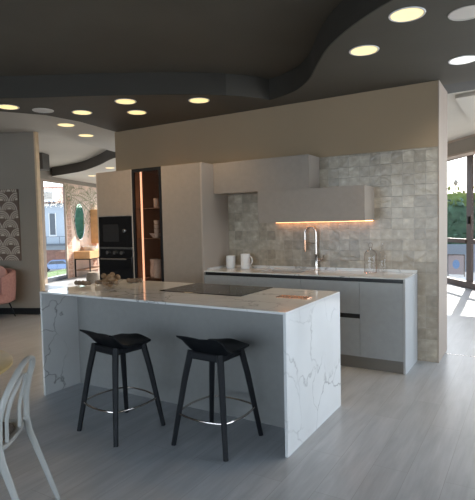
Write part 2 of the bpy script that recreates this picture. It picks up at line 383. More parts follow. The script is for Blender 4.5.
# closing walls behind the camera and at the far left
b = NB(); box(b, -16, -6.2, -5, -4.8, 0, ZC); box(b, 2.2, 11, -5, -4.8, 0, ZC); box(b, -6.2, 2.2, -5, -4.8, 0, .3); box(b, -6.2, 2.2, -5, -4.8, 2.7, ZC)
struct('wall_front', b, 'grey_wall', 'grey wall behind the viewpoint with a wide window', cat='wall')
b = NB(); box(b, -12.2, -12.0, -5, 2.95, 0, ZC); struct('wall_side', b, 'grey_wall', 'grey side wall', cat='wall')

# far wall with window and mural
FA = Vector((-10.936, 8.173)); FD = Vector((-.3743, .9273)); FN = Vector((.9273, .3743))
def fwp(s_, n_=0): p = FA + FD * s_ + FN * n_; return (p.x, p.y)
def fbox(bm, s0, s1, n0, n1, z0, z1): return prism(bm, [fwp(s0, n0), fwp(s1, n0), fwp(s1, n1), fwp(s0, n1)], z0, z1)
b = NB(); fbox(b, -2.6, 0.0, -.03, 0, 0, ZC - .003); fbox(b, 0.0, 3.4, -.03, 0, 2.76, ZC - .003); fbox(b, 1.20, 3.4, -.03, 0, 0, 2.76)
struct('wall_far', b, 'grey_wall', 'far wall with a tall window', cat='wall')
wf = bpy.data.objects.new('window_1', None); COL.objects.link(wf); wf.location = (*fwp(.6), 0); wf['kind'] = 'structure'; wf['category'] = 'window'; wf['label'] = 'tall cream framed window beside the palm mural'
b = NB(); fbox(b, -.35, .10, .002, .02, 0, 2.76); fbox(b, 1.17, 1.199, -.03, .01, 0, 2.76); fbox(b, .10, 1.17, -.03, .01, 2.70, 2.76)
obj('window_frame', b, 'cream', wf)
b = NB(); fbox(b, .10, 1.17, -.03, .0, .0, .12); obj('window_rail', b, 'dark_win', wf, label='dark lower window rail')
b = NB(); fbox(b, .10, 1.17, -.02, -.015, .12, 2.70); obj('window_pane', b, 'pane', wf)

# glass facade on the right
GA = Vector((-1.63, 12.03)); GD = Vector((.5745, -.8185)); GN = Vector((-.8185, -.5745))
def gp(s_, n_=0): p = GA + GD * s_ + GN * n_; return (p.x, p.y)
def gbox(bm, s0, s1, n0, n1, z0, z1): return prism(bm, [gp(s0, n0), gp(s1, n0), gp(s1, n1), gp(s0, n1)], z0, z1)
wf = bpy.data.objects.new('window_2', None); COL.objects.link(wf); wf.location = (*gp(.6), 0); wf['kind'] = 'structure'; wf['category'] = 'window'; wf['label'] = 'big brown framed glazing on the right'
b = NB()
muls = [.83 + 1.9 * i for i in range(-1, 10)]
gbox(b, -1.2, 19.5, -.06, .06, 2.80, 2.90); gbox(b, -1.2, 19.5, -.06, .06, 0.0, .13)
for q in muls: gbox(b, q, q + .19, -.025, .025, .13, 2.80)
for q in muls[:-1]:
    gbox(b, q + .19, q + 1.9, -.05, .05, .95, 1.04)
obj('window_frame', b, 'brown_frame', wf)
b = NB(); gbox(b, .92, .96, .025, .06, 1.36, 1.52); obj('window_handle', b, 'black', wf)
for q in muls[:-1]:
    b = NB(); gbox(b, q + .19, q + 1.9, -.006, .006, .13, .95); obj('window_pane', b, 'pane', wf)
    b = NB(); gbox(b, q + .19, q + 1.9, -.006, .006, 1.04, 2.80); obj('window_pane', b, 'pane', wf)
b = NB(); gbox(b, -1.2, 19.5, -.15, .15, 2.902, ZC); struct('wall_right', b, 'beige', 'wall strip above the big glazing', cat='wall')
b = NB(); obox(b, (-2.4, 12.09), (2.6, 6.37), .25, 2.80, ZC - .003, 1); struct('trim_5', b, 'grey_wall', 'taupe beam in front of the big window head', cat='trim')
b = NB(); obox(b, (-2.42, 12.08), (2.58, 6.36), .29, 2.765, 2.80, 1); obox(b, (-2.42, 12.08), (2.58, 6.36), .02, 3.05, ZC - .004, -1); struct('trim_6', b, 'cream', 'cream moulding along the taupe beam', cat='trim')
# rear glazing (behind the kitchen wall), lets the sun reach the floor beyond
wf = bpy.data.objects.new('window_3', None); COL.objects.link(wf); wf.location = (-7, 11.6, 0); wf['kind'] = 'structure'; wf['category'] = 'window'; wf['label'] = 'glazing behind the kitchen wall'
b = NB(); box(b, -12.3, -2.2, 11.75, 11.85, 2.80, ZC); box(b, -12.3, -2.2, 11.75, 11.85, 0, .1)
for i in range(6): box(b, -12.3 + i * 2.0, -12.22 + i * 2.0, 11.74, 11.86, .1, 2.8)
obj('window_frame', b, 'brown_frame', wf)

# ------------------------------------------------------------------ island
isl = thing('kitchen_island', 'grey kitchen island with white veined stone top and waterfall sides', 'kitchen island', ((IX0 + IX1) / 2, (IY0 + IY1) / 2, 0))
b = NB(); box(b, IX0 + .021, IX1 - .021, 3.06, IY1 - .02, 0, .903); obj('body', b, 'island_body', isl)
b = NB(); box(b, IX0, IX1, IY0, IY1, .904, .920, .001); obj('worktop', b, 'marble', isl)
b = NB(); box(b, IX1 - .020, IX1, IY0, IY1, 0, .9035, .001); obj('side_panel', b, 'marble', isl)
b = NB(); box(b, IX0, IX0 + .020, IY0, IY1, 0, .9035, .001); obj('side_panel', b, 'marble', isl)
for i in range(4):
    x0 = IX0 + .03 + i * (IX1 - IX0 - .06) / 4; x1 = x0 + (IX1 - IX0 - .06) / 4 - .004
    b = NB(); box(b, x0, x1, IY1 - .02, IY1 - .002, .1, .87); obj('door', b, 'daylit_front', isl)
hob = thing('induction_hob', 'flat black glass hob set in the island top', 'hob', (-2.28, 3.39, .92))
b = NB(); box(b, -2.68, -1.88, 3.12, 3.655, .9205, .925, .001); obj('glass_plate', b, mat('hob glass', (.008, .008, .009), .08, spec=.28), hob)
zm = mat('grey print', (.12, .12, .12), .3)
for (x, y, q) in ((-2.5, 3.26, .075), (-2.5, 3.5, .09), (-2.06, 3.26, .09), (-2.06, 3.5, .075)):
    b = NB(); tube(b, [(x + q * math.cos(a * math.pi / 12), y + q * math.sin(a * math.pi / 12), .9252) for a in range(24)], .001, .0004, 4, closed=True); obj('cooking_zone', b, zm, hob)
st = thing('socket_strip', 'thin copper coloured flush socket strip on the island top', 'socket', (-1.48, 3.22, .92))
b = NB(); box(b, -1.61, -1.36, 3.175, 3.275, .9205, .929, .003); obj('cover', b, 'copper', st)
b = NB(); box(b, -1.60, -1.37, 3.215, 3.219, .929, .9297); obj('seam', b, 'black', st)

# bowl with potatoes
BX, BY = -3.20, 3.06
bw = thing('glass_bowl', 'clear cut glass bowl of small potatoes on the island', 'bowl', (BX, BY, .92))
b = NB(); lathe(b, [(0, .001), (.045, .001), (.05, .006), (.075, .03), (.105, .065), (.118, .075), (.114, .075), (.10, .066), (.07, .034), (.045, .012), (0, .012)], BX, BY, .92, 28)
obj('bowl_body', b, 'clearglass', bw, smooth=True)
rnd = random.Random(3)
spots = [(.0, .0, .04), (.062, .01, .062), (-.062, .0, .062), (.0, .062, .062), (.01, -.062, .062), (.05, .05, .10), (-.05, .045, .10), (.0, -.02, .085), (.075, -.045, .10), (-.088, .015, .108), (.02, .015, .125)]
first = None
descr = ['at the bottom of the bowl', 'on the right in the bowl', 'on the left in the bowl', 'at the back of the bowl', 'at the front of the bowl', 'upper right in the heap', 'upper left in the heap', 'at the front of the heap', 'resting on the right rim', 'resting on the left rim', 'topmost of the heap']
for (x, y, z), dsc in zip(spots, descr):
    b = NB(); blob(b, (0, 0, 0), .030 * rnd.uniform(.85, 1.1), .026 * rnd.uniform(.9, 1.1), .024, 2, .03, rnd)
    o = obj('potato', b, 'potato', smooth=True); o.location = (BX + x, BY + y, .92 + z); o.rotation_euler = (rnd.random(), rnd.random(), rnd.random() * 3)
    tag(o, 'small tan potato ' + dsc, 'potato', 'potatoes in the glass bowl')
for k, (x, y, l_) in enumerate([(-3.60, 3.10, 'knobbly brown dried root lying left of the glass bowl near the edge'), (-3.47, 3.24, 'knobbly brown dried root lying just left of the glass bowl'), (-3.28, 3.46, 'knobbly brown dried root lying behind and right of the glass bowl')]):
    b = NB(); q = random.Random(k)
    for j in range(5): blob(b, (-.06 + .03 * j, q.uniform(-.015, .015), .022 + q.uniform(0, .01)), .024, .02, .022, 2, .12, q)
    o = obj('dried_root', b, 'driftwood', smooth=True); o.location = (x, y, .92); o.rotation_euler = (0, 0, .5 + .4 * k); tag(o, l_, 'dried root', 'dried roots on the island')

# ------------------------------------------------------------------ wall run: base cabinets
G = 'base cabinets along the tiled wall'
def plinth(x0, x1): b = NB(); box(b, x0, x1, FY + .03, WY - .002, 0, .118); return b
def base_cab(x0, x1, kind, label):
    t = thing('base_cabinet', label, 'cabinet', ((x0 + x1) / 2, (FY + WY) / 2, 0), 0, G)
    b = NB(); box(b, x0, x0 + .018, FY + .021, WY - .002, .12, .87); box(b, x1 - .018, x1, FY + .021, WY - .002, .12, .87); box(b, x0 + .018, x1 - .018, FY + .021, WY - .002, .12, .138); box(b, x0 + .018, x1 - .018, WY - .02, WY - .002, .138, .87); obj('carcass', b, 'daylit_front', t)
    b = NB(); box(b, x0, x1, FY + .03, WY - .01, 0, .118); obj('plinth', b, 'plinth', t, label='bronze grey plinth')
    b = NB(); box(b, x0, x1, FY + .03, FY + .05, .87, .911); obj('grip_profile', b, 'gola', t, label='black grip profile')
    if kind == 'door':
        b = NB(); box(b, x0 + .0015, x1 - .0015, FY, FY + .02, .125, .874, .0008); obj('door', b, 'daylit_front', t)
    else:
        b = NB(); box(b, x0 + .0015, x1 - .0015, FY, FY + .02, .552, .874, .0008); obj('drawer', b, 'daylit_front', t)
        b = NB(); box(b, x0 + .0015, x1 - .0015, FY, FY + .02, .125, .505, .0008); obj('drawer', b, 'daylit_front', t)
        b = NB(); box(b, x0 + .002, x1 - .002, FY + .012, FY + .0205, .505, .552); obj('grip_profile', b, 'gola', t, label='black grip profile')
base_cab(-3.313, -2.703, 'door', 'grey base cabinet next to the tall cabinet, mostly behind the island')
base_cab(-2.703, -2.07, 'door', 'grey base cabinet under the sink, mostly behind the island')
base_cab(-2.07, -1.441, 'drawers', 'grey drawer cabinet with black grip channel')
base_cab(-1.441, -1.0235, 'door', 'grey single door base cabinet at the right end')
b = NB(); box(b, -1.0225, -1.0025, FY - .001, WY - .002, 0, .911, .001); tag(obj('end_panel', b, 'panel_light'), 'pale grey panel closing the right end of the base cabinets', 'panel')
ct = thing('worktop', 'white stone worktop along the tiled wall with inset sink', 'worktop', (-2.15, 4.95, .91))
SX0, SX1, SY0, SY1 = -2.64, -2.14, 4.80, 5.14
b = NB(); z0, z1 = .912, .9243
box(b, -3.310, SX0, FY - .004, WY - .002, z0, z1); box(b, SX1, -1.0025, FY - .004, WY - .002, z0, z1); box(b, SX0, SX1, FY - .004, SY0, z0, z1); box(b, SX0, SX1, SY1, WY - .002, z0, z1)
obj('slab', b, 'marble', ct)
b = NB(); box(b, -3.310, -1.0025, WY - .014, WY - .002, z1, .952); box(b, -3.310, -3.298, FY + .06, WY - .014, z1, .952); obj('upstand', b, 'marble', ct)
b = NB(); box(b, SX0, SX1, SY0, SY1, .75, .755); box(b, SX0 - .004, SX0, SY0, SY1, .75, .912); box(b, SX1, SX1 + .004, SY0, SY1, .75, .912); box(b, SX0, SX1, SY0 - .004, SY0, .75, .912); box(b, SX0, SX1, SY1, SY1 + .004, .75, .912)
sk = obj('sink', b, mat('pale sink', (.55, .52, .5), .3), ct)
# faucet
FX, FYc = -2.10, 5.185
fa = thing('kitchen_faucet', 'tall chrome swan neck faucet with pull down spray', 'faucet', (FX, FYc, .9243))
b = NB(); lathe(b, [(0, 0), (.026, 0), (.026, .004), (.019, .01), (.019, .17), (.013, .18), (0, .18)], FX, FYc, .9243, 20); obj('base', b, 'chrome', fa, smooth=True)
b = NB(); R_ = .068
path = [(FX, FYc, 1.09), (FX, FYc, 1.35)] + [(FX - R_ + R_ * math.cos(a), FYc, 1.35 + R_ * math.sin(a)) for a in [math.pi * i / 14 for i in range(1, 15)]] + [(FX - 2 * R_, FYc, 1.31), (FX - 2 * R_, FYc, 1.27)]
tube(b, path, .011, n=12, up=(0, 1, 0)); obj('neck', b, 'chrome', fa, smooth=True)
b = NB(); lathe(b, [(0, 1.13), (.011, 1.13), (.014, 1.16), (.013, 1.27), (0, 1.27)], FX - 2 * R_, FYc, 0, 16); obj('spray_head', b, 'copper', fa, smooth=True)
b = NB(); tube(b, [(FX, FYc, 1.23), (FX - 2 * R_, FYc, 1.23)], .0045, n=8); obj('holder', b, 'chrome', fa, smooth=True)
b = NB(); tube(b, [(FX + .015, FYc, 1.035), (FX + .055, FYc, 1.035), (FX + .075, FYc, 1.05)], .012, n=12); tube(b, [(FX + .07, FYc, 1.045), (FX + .095, FYc, 1.10)], .006, n=8); obj('lever', b, 'chrome', fa, smooth=True)
# mugs
def mug(x, y, h, label, handle=True, rot=0):
    t = thing('mug', label, 'mug', (x, y, .9243), rot, 'white mugs on the worktop')
    b = NB(); R2 = .058
    lathe(b, [(0, 0), (.05, 0), (R2 - .003, .006), (R2, .02), (R2, h - .002), (R2 - .003, h), (R2 - .005, h - .003), (R2 - .006, .015), (0, .012)], 0, 0, 0, 28); obj('cup', b, 'ceramic', t, smooth=True, local=True)
    b = NB(); tube(b, spline([(R2 - .004, 0, h * .82), (R2 + .035, 0, h * .84), (R2 + .056, 0, h * .6), (R2 + .045, 0, h * .36), (R2 - .004, 0, h * .26)], 6), .005, .009, 8, up=(0, 1, 0)); obj('handle', b, 'ceramic', t, smooth=True, local=True)
mug(-3.178, 5.06, .155, 'white mug on the left, handle turned away', rot=2.1)
mug(-2.975, 5.07, .180, 'taller white mug on the right, handle to the right', rot=-.25)
# glass bottles
def bottle(x, y, label, prof, stopper, m, rim):
    t = thing('glass_bottle', label, 'bottle', (x, y, .9243))
    b = NB(); lathe(b, prof, 0, 0, 0, 32); obj('bottle_body', b, m, t, smooth=True, local=True)
    if rim:
        b = NB(); tube(b, [(.064 * math.cos(a * math.pi / 16), .064 * math.sin(a * math.pi / 16), .006) for a in range(32)], .002, n=6, closed=True)
        r_, z_ = prof[-1]
        obj('base_ring', b, 'copper', t, smooth=True, local=True)
        b = NB()
        for sgn in (1, -1):
            tube(b, spline([(sgn * .064 * .854, sgn * .064 * .52, .006), (sgn * .064 * .854, sgn * .064 * .52, .17), (sgn * .058 * .854, sgn * .058 * .52, .21), (sgn * .035 * .854, sgn * .035 * .52, .237), (sgn * .012 * .854, sgn * .012 * .52, .247), (sgn * .012 * .854, sgn * .012 * .52, .27)], 4), .0024, n=6)
        obj('wire_frame', b, M['bronze_wire'], t, smooth=True, local=True)
    b = NB(); 
    if stopper: tube(b, [(.022 * .854 * math.cos(a * math.pi / 10), .022 * .52 * math.cos(a * math.pi / 10), .292 + .026 * math.sin(a * math.pi / 10)) for a in range(20)], .0018, n=6, closed=True, up=(-.52, .854, 0)); obj('ring_handle', b, M['bronze_wire'], t, smooth=True, local=True)
    else: lathe(b, [(0, .28), (.012, .28), (.016, .29), (.016, .305), (0, .31)], 0, 0, 0, 16); obj('stopper', b, 'clearglass', t, smooth=True, local=True)
    return t
M['bronze_wire'] = mat('dark bronze wire', (.13, .075, .05), .35, .8)
bottle(-1.44, 5.06, 'bottle shaped dark wire cloche with ring handle on the worktop', [(0, .004), (.060, .004), (.0615, .17), (.054, .208), (.032, .235), (.011, .245), (.011, .268)], True, 'clearglass', True)
bottle(-1.345, 5.17, 'clear glass bottle without wire, right of the wire cloche', [(0, .004), (.045, .004), (.048, .02), (.048, .17), (.03, .21), (.014, .24), (.014, .29)], False, 'clearglass', False)

# ------------------------------------------------------------------ tall units
TZ, TF = 2.203, 4.6677
def tall(x0, x1, name, label, cat='cabinet'):
    return thing(name, label, cat, ((x0 + x1) / 2, (TF + WY) / 2, 0))
t = tall(-5.0727, -4.4207, 'oven_cabinet', 'tall greige cabinet housing the microwave and oven')
b = NB(); box(b, -5.0727, -5.0547, TF, WY - .002, 0, TZ); box(b, -4.4387, -4.4217, TF, WY - .002, 0, TZ); box(b, -5.0547, -4.4387, TF + .022, WY - .002, 1.605, TZ); box(b, -5.0547, -4.4387, TF + .05, WY - .002, .0, .58); box(b, -5.0547, -4.4387, WY - .04, WY - .002, .58, 1.605); box(b, -5.0547, -4.4387, TF + .01, WY - .04, 1.180, 1.186)
obj('carcass', b, 'greige_body', t)
b = NB(); box(b, -5.0535, -4.4400, TF, TF + .02, 1.61, TZ - .001, .0008); obj('door', b, 'greige', t)
b = NB(); box(b, -5.0535, -4.4400, TF, TF + .02, .12, .575, .0008); obj('drawer', b, 'greige', t)
mw = thing('microwave', 'black built in microwave above the oven', 'microwave', (-4.746, TF + .2, 1.19))
b = NB(); box(b, -5.05, -4.443, TF - .002, TF + .4, 1.195, 1.602, .002); obj('body', b, 'blackglass', mw)
b = NB(); box(b, -4.97, -4.68, TF - .004, TF - .002, 1.27, 1.50); obj('door_window', b, mat('microwave window', (.02, .02, .021), .15), mw)
b = NB(); lathe(b, [(0, 0), (.024, 0), (.024, .016), (.020, .018), (0, .018)], 0, 0, 0, 20); bmesh.ops.rotate(b, cent=(0, 0, 0), matrix=Matrix.Rotation(math.pi / 2, 3, 'X'), verts=b.verts[:]); bmesh.ops.translate(b, vec=(-4.575, TF - .002, 1.412), verts=b.verts[:]); obj('knob', b, 'steel', mw, smooth=True)
ov = thing('oven', 'black built in oven with three knobs and steel bar handle', 'oven', (-4.746, TF + .2, .58))
b = NB(); box(b, -5.05, -4.443, TF - .001, TF + .4, .585, 1.178, .002); obj('body', b, 'blackglass', ov)
b = NB(); box(b, -5.05, -4.443, TF - .022, TF - .0015, .62, 1.07, .002); obj('door', b, 'blackglass', ov)
b = NB(); box(b, -5.05, -4.443, TF - .004, TF - .0015, 1.170, 1.192); obj('trim_strip', b, 'steel', ov)
for x in (-4.89, -4.756, -4.63):
    b = NB(); lathe(b, [(0, 0), (.026, 0), (.023, .022), (0, .024)], 0, 0, 0, 20); bmesh.ops.rotate(b, cent=(0, 0, 0), matrix=Matrix.Rotation(math.pi / 2, 3, 'X'), verts=b.verts[:]); bmesh.ops.translate(b, vec=(x, TF - .002, 1.122), verts=b.verts[:]); obj('knob', b, 'steel', ov, smooth=True)
b = NB(); tube(b, [(-4.98, TF - .055, 1.04), (-4.50, TF - .055, 1.04)], .010, n=10)
for x in (-4.93, -4.55): tube(b, [(x, TF - .055, 1.04), (x, TF - .020, 1.04)], .007, n=8)
obj('handle', b, 'steel', ov, smooth=True)

g0, g1 = -4.4207, -3.9289
t = tall(g0, g1, 'display_cabinet', 'tall display cabinet with black framed smoked glass door')
b = NB(); box(b, g0 + .002, g0 + .02, TF + .03, WY - .002, 0, TZ); box(b, g1 - .02, g1 - .002, TF + .03, WY - .002, 0, TZ); box(b, g0 + .02, g1 - .02, WY - .02, WY - .002, 0, TZ); box(b, g0 + .02, g1 - .02, TF + .03, WY - .02, TZ - .02, TZ); box(b, g0 + .02, g1 - .02, TF + .03, WY - .02, 0, .14)
obj('carcass', b, 'dark_int', t)
b = NB(); box(b, g0 + .003, g0 + .04, TF, TF + .022, .12, TZ); box(b, g1 - .04, g1 - .003, TF, TF + .022, .12, TZ); box(b, g0 + .04, g1 - .04, TF, TF + .022, TZ - .04, TZ); box(b, g0 + .04, g1 - .04, TF, TF + .022, .12, .16)
dr = obj('door', b, 'black', t)
b = NB(); box(b, g0 + .04, g1 - .04, TF + .008, TF + .012, .16, TZ - .04); obj('pane', b, 'smoked', dr)
SH = [1.70, 1.31, .80]
for z in SH:
    b = NB(); box(b, g0 + .021, g1 - .021, TF + .06, WY - .021, z - .008, z); obj('shelf', b, mat('shelf glass tint', (.30, .22, .17), .2), t)
b = NB(); box(b, -4.305, -4.285, TF + .030, TF + .045, .16, TZ - .03); obj('light_strip', b, 'led_soft', t)
gl_l = ['stemless glass on the upper shelf, left one', 'stemless glass on the upper shelf, right one']
for (x, y), l_ in zip([(-4.24, 4.93), (-4.15, 4.82)], gl_l):
    b = NB(); lathe(b, [(0, 0), (.03, 0), (.034, .02), (.036, .12), (.034, .12), (.031, .02), (0, .01)], x, y, SH[0] + .001, 20); o = obj('drinking_glass', b, mat('frosted glassware', (.62, .55, .50), .15), smooth=True); tag(o, l_, 'glass', 'glasses in the display cabinet')
for k in range(4):
    b = NB(); lathe(b, [(0, 0), (.028, 0), (.036, .05), (.033, .05), (.02, .01), (0, .008)], -4.12, 4.78, SH[1] + .012 + .055 * k, 20); o = obj('small_cup', b, 'ceramic', smooth=True)
    tag(o, ['pale cup at the foot of the stack on the middle shelf', 'pale cup, second from the foot of the stack', 'pale cup, second from the top of the stack', 'topmost pale cup of the stack on the middle shelf'][k], 'cup', 'stacked cups in the display cabinet')
b = NB(); lathe(b, [(0, 0), (.04, 0), (.09, .06), (.086, .06), (.035, .008), (0, .008)], -4.24, 4.90, SH[1] + .001, 24); tag(obj('small_bowl', b, 'ceramic', smooth=True), 'pale bowl on the middle shelf of the display cabinet', 'bowl')
for k, (x, y, l_) in enumerate([(-4.27, 4.88, 'white pitcher, left one on the lowest shelf'), (-4.12, 4.78, 'white pitcher, right one on the lowest shelf')]):
    t2 = thing('pitcher', l_, 'pitcher', (x, y, SH[2] + .001), 0, 'white pitchers in the display cabinet')
    b = NB(); lathe(b, [(0, 0), (.05, 0), (.06, .06), (.045, .17), (.055, .23), (.052, .23), (.04, .17), (.05, .06), (0, .01)], 0, 0, 0, 24); obj('jug_body', b, 'ceramic', t2, smooth=True, local=True)
    b = NB(); tube(b, spline([(.045, 0, .2), (.085, 0, .19), (.09, 0, .12), (.056, 0, .07)], 5), .006, n=8, up=(0, 1, 0)); obj('handle', b, 'ceramic', t2, smooth=True, local=True)
t = tall(-3.9289, -3.3127, 'tall_cabinet', 'tall plain greige cabinet beside the tiled wall')
b = NB(); box(b, -3.927, -3.3137, TF + .022, WY - .002, .0, TZ); obj('carcass', b, 'greige_body', t)
b = NB(); box(b, -3.927, -3.336, TF, TF + .02, .12, TZ - .001, .0008); obj('door', b, 'greige', t)
b = NB(); box(b, -3.334, -3.3137, TF - .001, TF + .022, .0, TZ, .0008); obj('edge_strip', b, 'greige_body', t)

# upper cabinet and hood
t = thing('wall_cabinet', 'long greige wall cabinet beside the tall cabinet', 'cabinet', (-2.69, 5.08, 1.84))
b = NB(); box(b, -3.3117, -2.0688, 4.937, WY - .002, 1.8407, 2.2087); obj('carcass', b, 'greige_body', t)
b = NB(); box(b, -3.3117, -2.0695, 4.9178, 4.9365, 1.8407, 2.2097, .0008); obj('door', b, 'greige', t)
t = thing('hood_cabinet', 'long greige hood cabinet with warm light strip beneath', 'hood', (-2.06, 5.05, 1.4756))
b = NB(); box(b, -2.6786, -1.4446, 4.887, WY - .002, 1.4796, 1.8365); obj('carcass', b, 'greige_body', t)
b = NB(); box(b, -2.6780, -1.4452, 4.8682, 4.8865, 1.4756, 1.8375, .0008); obj('front', b, 'greige', t)
b = NB(); box(b, -2.61, -1.455, WY - .045, WY - .018, 1.472, 1.4795); obj('light_strip', b, 'led', t)
b = NB(); box(b, -2.4, -1.7, 4.92, 5.16, 1.475, 1.4795); obj('filter', b, 'steel', t)

# ------------------------------------------------------------------ bar stools
def make_stool():
    t = thing('bar_stool', 'black', 'bar stool', (0, 0, 0))
    # seat shell, front towards +Y
    b = NB(); n = 14; top = []; bot = []
    def sm(x): x = max(0, min(1, x)); return x * x * (3 - 2 * x)
    for j in range(n + 1):
        v = -1 + 2 * j / n; rt_ = []; rb_ = []
        for i in range(n + 1):
            u = -1 + 2 * i / n
            hw = .170
            hd = .178
            x = u * hw; y = v * hd - (.03 * abs(u) ** 3 if v < 0 else 0) * (-v if v < 0 else 0)
            if v > 0: y -= .02 * abs(u) ** 4 * v
            z = .643 + (.088 + .012 * abs(u)) * sm((-v - .3) / .7) + .018 * math.exp(-4 * u * u) * sm((v - .55) / .45) + .004
            e = max(abs(u), abs(v)); th = .012 + .047 * (1 - e ** 3)
            rt_.append(b.verts.new((x, y, z))); rb_.append(b.verts.new((x * .99, y * .99, z - th)))
        top.append(rt_); bot.append(rb_)
    for j in range(n):
        for i in range(n):
            b.faces.new((top[j][i], top[j][i + 1], top[j + 1][i + 1], top[j + 1][i])); b.faces.new((bot[j][i], bot[j + 1][i], bot[j + 1][i + 1], bot[j][i + 1]))
    edge = [(0, i) for i in range(n)] + [(j, n) for j in range(n)] + [(n, i) for i in range(n, 0, -1)] + [(j, 0) for j in range(n, 0, -1)]
    for k in range(len(edge)):
        a = edge[k]; c_ = edge[(k + 1) % len(edge)]
        b.faces.new((top[a[0]][a[1]], bot[a[0]][a[1]], bot[c_[0]][c_[1]], top[c_[0]][c_[1]]))
    bmesh.ops.recalc_face_normals(b, faces=b.faces[:]); obj('seat', b, 'stool_seat', t, smooth=True, local=True)
    b = NB(); q = .120
    for p, r_ in (((-q, -q), (q, -q)), ((q, -q), (q, q)), ((q, q), (-q, q)), ((-q, q), (-q, -q))):
        tube(b, [(p[0], p[1], .605), (r_[0], r_[1], .605)], .013, .024, square=True)
    obj('seat_frame', b, 'stool', t, local=True)
    for sx_ in (-1, 1):
        for sy_ in (-1, 1):
            b = NB(); tube(b, [(sx_ * .120, sy_ * .120, .632), (sx_ * .153, sy_ * .153, .44), (sx_ * .214, sy_ * .214, .0)], .0185, .0185, square=True, taper=[1.15, 1.05, .82], up=(sx_, -sy_, 0)); obj('leg', b, 'stool', t, local=True)
    b = NB(); q = .185; pts = []
    for (p, r_) in (((-q, -q), (q, -q)), ((q, -q), (q, q)), ((q, q), (-q, q)), ((-q, q), (-q, -q))):
        for k in range(10):
            f = k / 10; x = p[0] + (r_[0] - p[0]) * f; y = p[1] + (r_[1] - p[1]) * f
            nx, ny = (p[1] + r_[1]) * 0, 0
            mx_, my_ = (p[0] + r_[0]) / 2, (p[1] + r_[1]) / 2; ln = math.hypot(mx_, my_); bu = .038 * math.sin(math.pi * f) ** .8
            pts.append((x + mx_ / ln * bu, y + my_ / ln * bu, .215))
    tube(b, pts, .007, n=8, closed=True); obj('footrest', b, 'chrome', t, smooth=True, local=True, label='chrome footrest ring')
    return t
s1 = make_stool(); s1.location = (-2.546, 2.50, 0); s1.rotation_euler = (0, 0, -.13); s1['label'] = 'black bar stool on the left, farther from the stone side panel'; s1['group'] = 'bar stools at the island'
dup(s1, (-1.815, 2.673, 0), -.04, 'black bar stool on the right, nearer the white stone side panel')

# ------------------------------------------------------------------ foreground chair and table
ch = thing('dining_chair', 'pale grey plastic chair with open arched back in the foreground', 'chair', (-2.325, 1.295, 0), 2.221)
def arch(hw, y0, z0, y1, ztop, yb, n=24, z_st=.58):
    pts = []
    for k in range(n + 1):
        a = math.pi * k / n; x = -hw * math.cos(a); h = math.sin(a) ** .5 if 0 < k < n else 0
        z = z0 + (ztop - z0) * h; f = (z - z0) / (ztop - z0)
        y = y0 + (y1 - y0) * f ** 1.6 + yb * math.sin(math.pi * min(1, f * 1.15)) 
        pts.append((x, y, z))
    return pts
b = NB()
tube(b, arch(.190, -.19, .46, -.270, .835, .012), .010, .0155, 10, up=(0, 1, 0)); obj('back_frame', b, 'chair', ch, smooth=True, local=True)
b = NB(); tube(b, arch(.088, -.188, .455, -.25, .76, .01), .006, .0095, 10, up=(0, 1, 0)); obj('back_rail', b, 'chair', ch, smooth=True, local=True)
b = NB(); n = 28; rings = []
def sq(a, r_): 
    cx_, sy_ = math.cos(a), math.sin(a); k = (abs(cx_) ** 4 + abs(sy_) ** 4) ** -.25; return (cx_ * k * r_, sy_ * k * r_)
for rr_, z in ((0.0, .448), (.12, .446), (.17, .452), (.20, .462), (.205, .455), (.198, .438), (.0, .432)):
    if rr_ == 0: rings.append([b.verts.new((0, 0, z))])
    else: rings.append([b.verts.new((*sq(2 * math.pi * i / n, rr_), z)) for i in range(n)])
for A_, B_ in zip(rings, rings[1:]):
    for i in range(n):
        j = (i + 1) % n
        if len(A_) == 1: b.faces.new((A_[0], B_[i], B_[j]))
        elif len(B_) == 1: b.faces.new((A_[i], A_[j], B_[0]))
        else: b.faces.new((A_[i], A_[j], B_[j], B_[i]))
bmesh.ops.recalc_face_normals(b, faces=b.faces[:]); obj('seat', b, 'chair', ch, smooth=True, local=True)
b = NB(); n = 24
lo = [b.verts.new((*sq(2 * math.pi * i / n, .165), .458)) for i in range(n)]; hi = [b.verts.new((*sq(2 * math.pi * i / n, .15), .468)) for i in range(n)]
b.faces.new(hi)
for i in range(n): b.faces.new((lo[i], lo[(i + 1) % n], hi[(i + 1) % n], hi[i]))
obj('seat_pad', b, 'chair_pad', ch, local=True, label='dark brown seat pad')
for sx_ in (-1, 1):
    b = NB(); tube(b, [(sx_ * .188, -.188, .475), (sx_ * .19, -.20, .40), (sx_ * .205, -.33, .0)], .014, .02, 10, taper=[.9, .9, .65], up=(0, 1, 0)); obj('leg', b, 'chair', ch, smooth=True, local=True)
    b = NB(); tube(b, [(sx_ * .175, .165, .445), (sx_ * .20, .22, .0)], .016, .016, 10, taper=[1, .75], up=(0, 1, 0)); obj('leg', b, 'chair', ch, smooth=True, local=True)
tb = thing('round_table', 'round table with golden wood top at the left edge', 'table', (-2.745, 1.20, 0))
b = NB(); lathe(b, [(0, .725), (.485, .725), (.50, .732), (.50, .746), (.495, .75), (0, .75)], -2.745, 1.20, 0, 64); obj('tabletop', b, 'table_wood', tb, smooth=True)
b = NB(); lathe(b, [(.03, .012), (.03, .724)], -2.745, 1.20, 0, 20); obj('pedestal', b, 'black', tb, smooth=True)
b = NB(); lathe(b, [(0, 0), (.2, 0), (.2, .008), (.03, .014), (0, .014)], -2.745, 1.20, 0, 40); obj('base', b, 'black', tb, smooth=True)

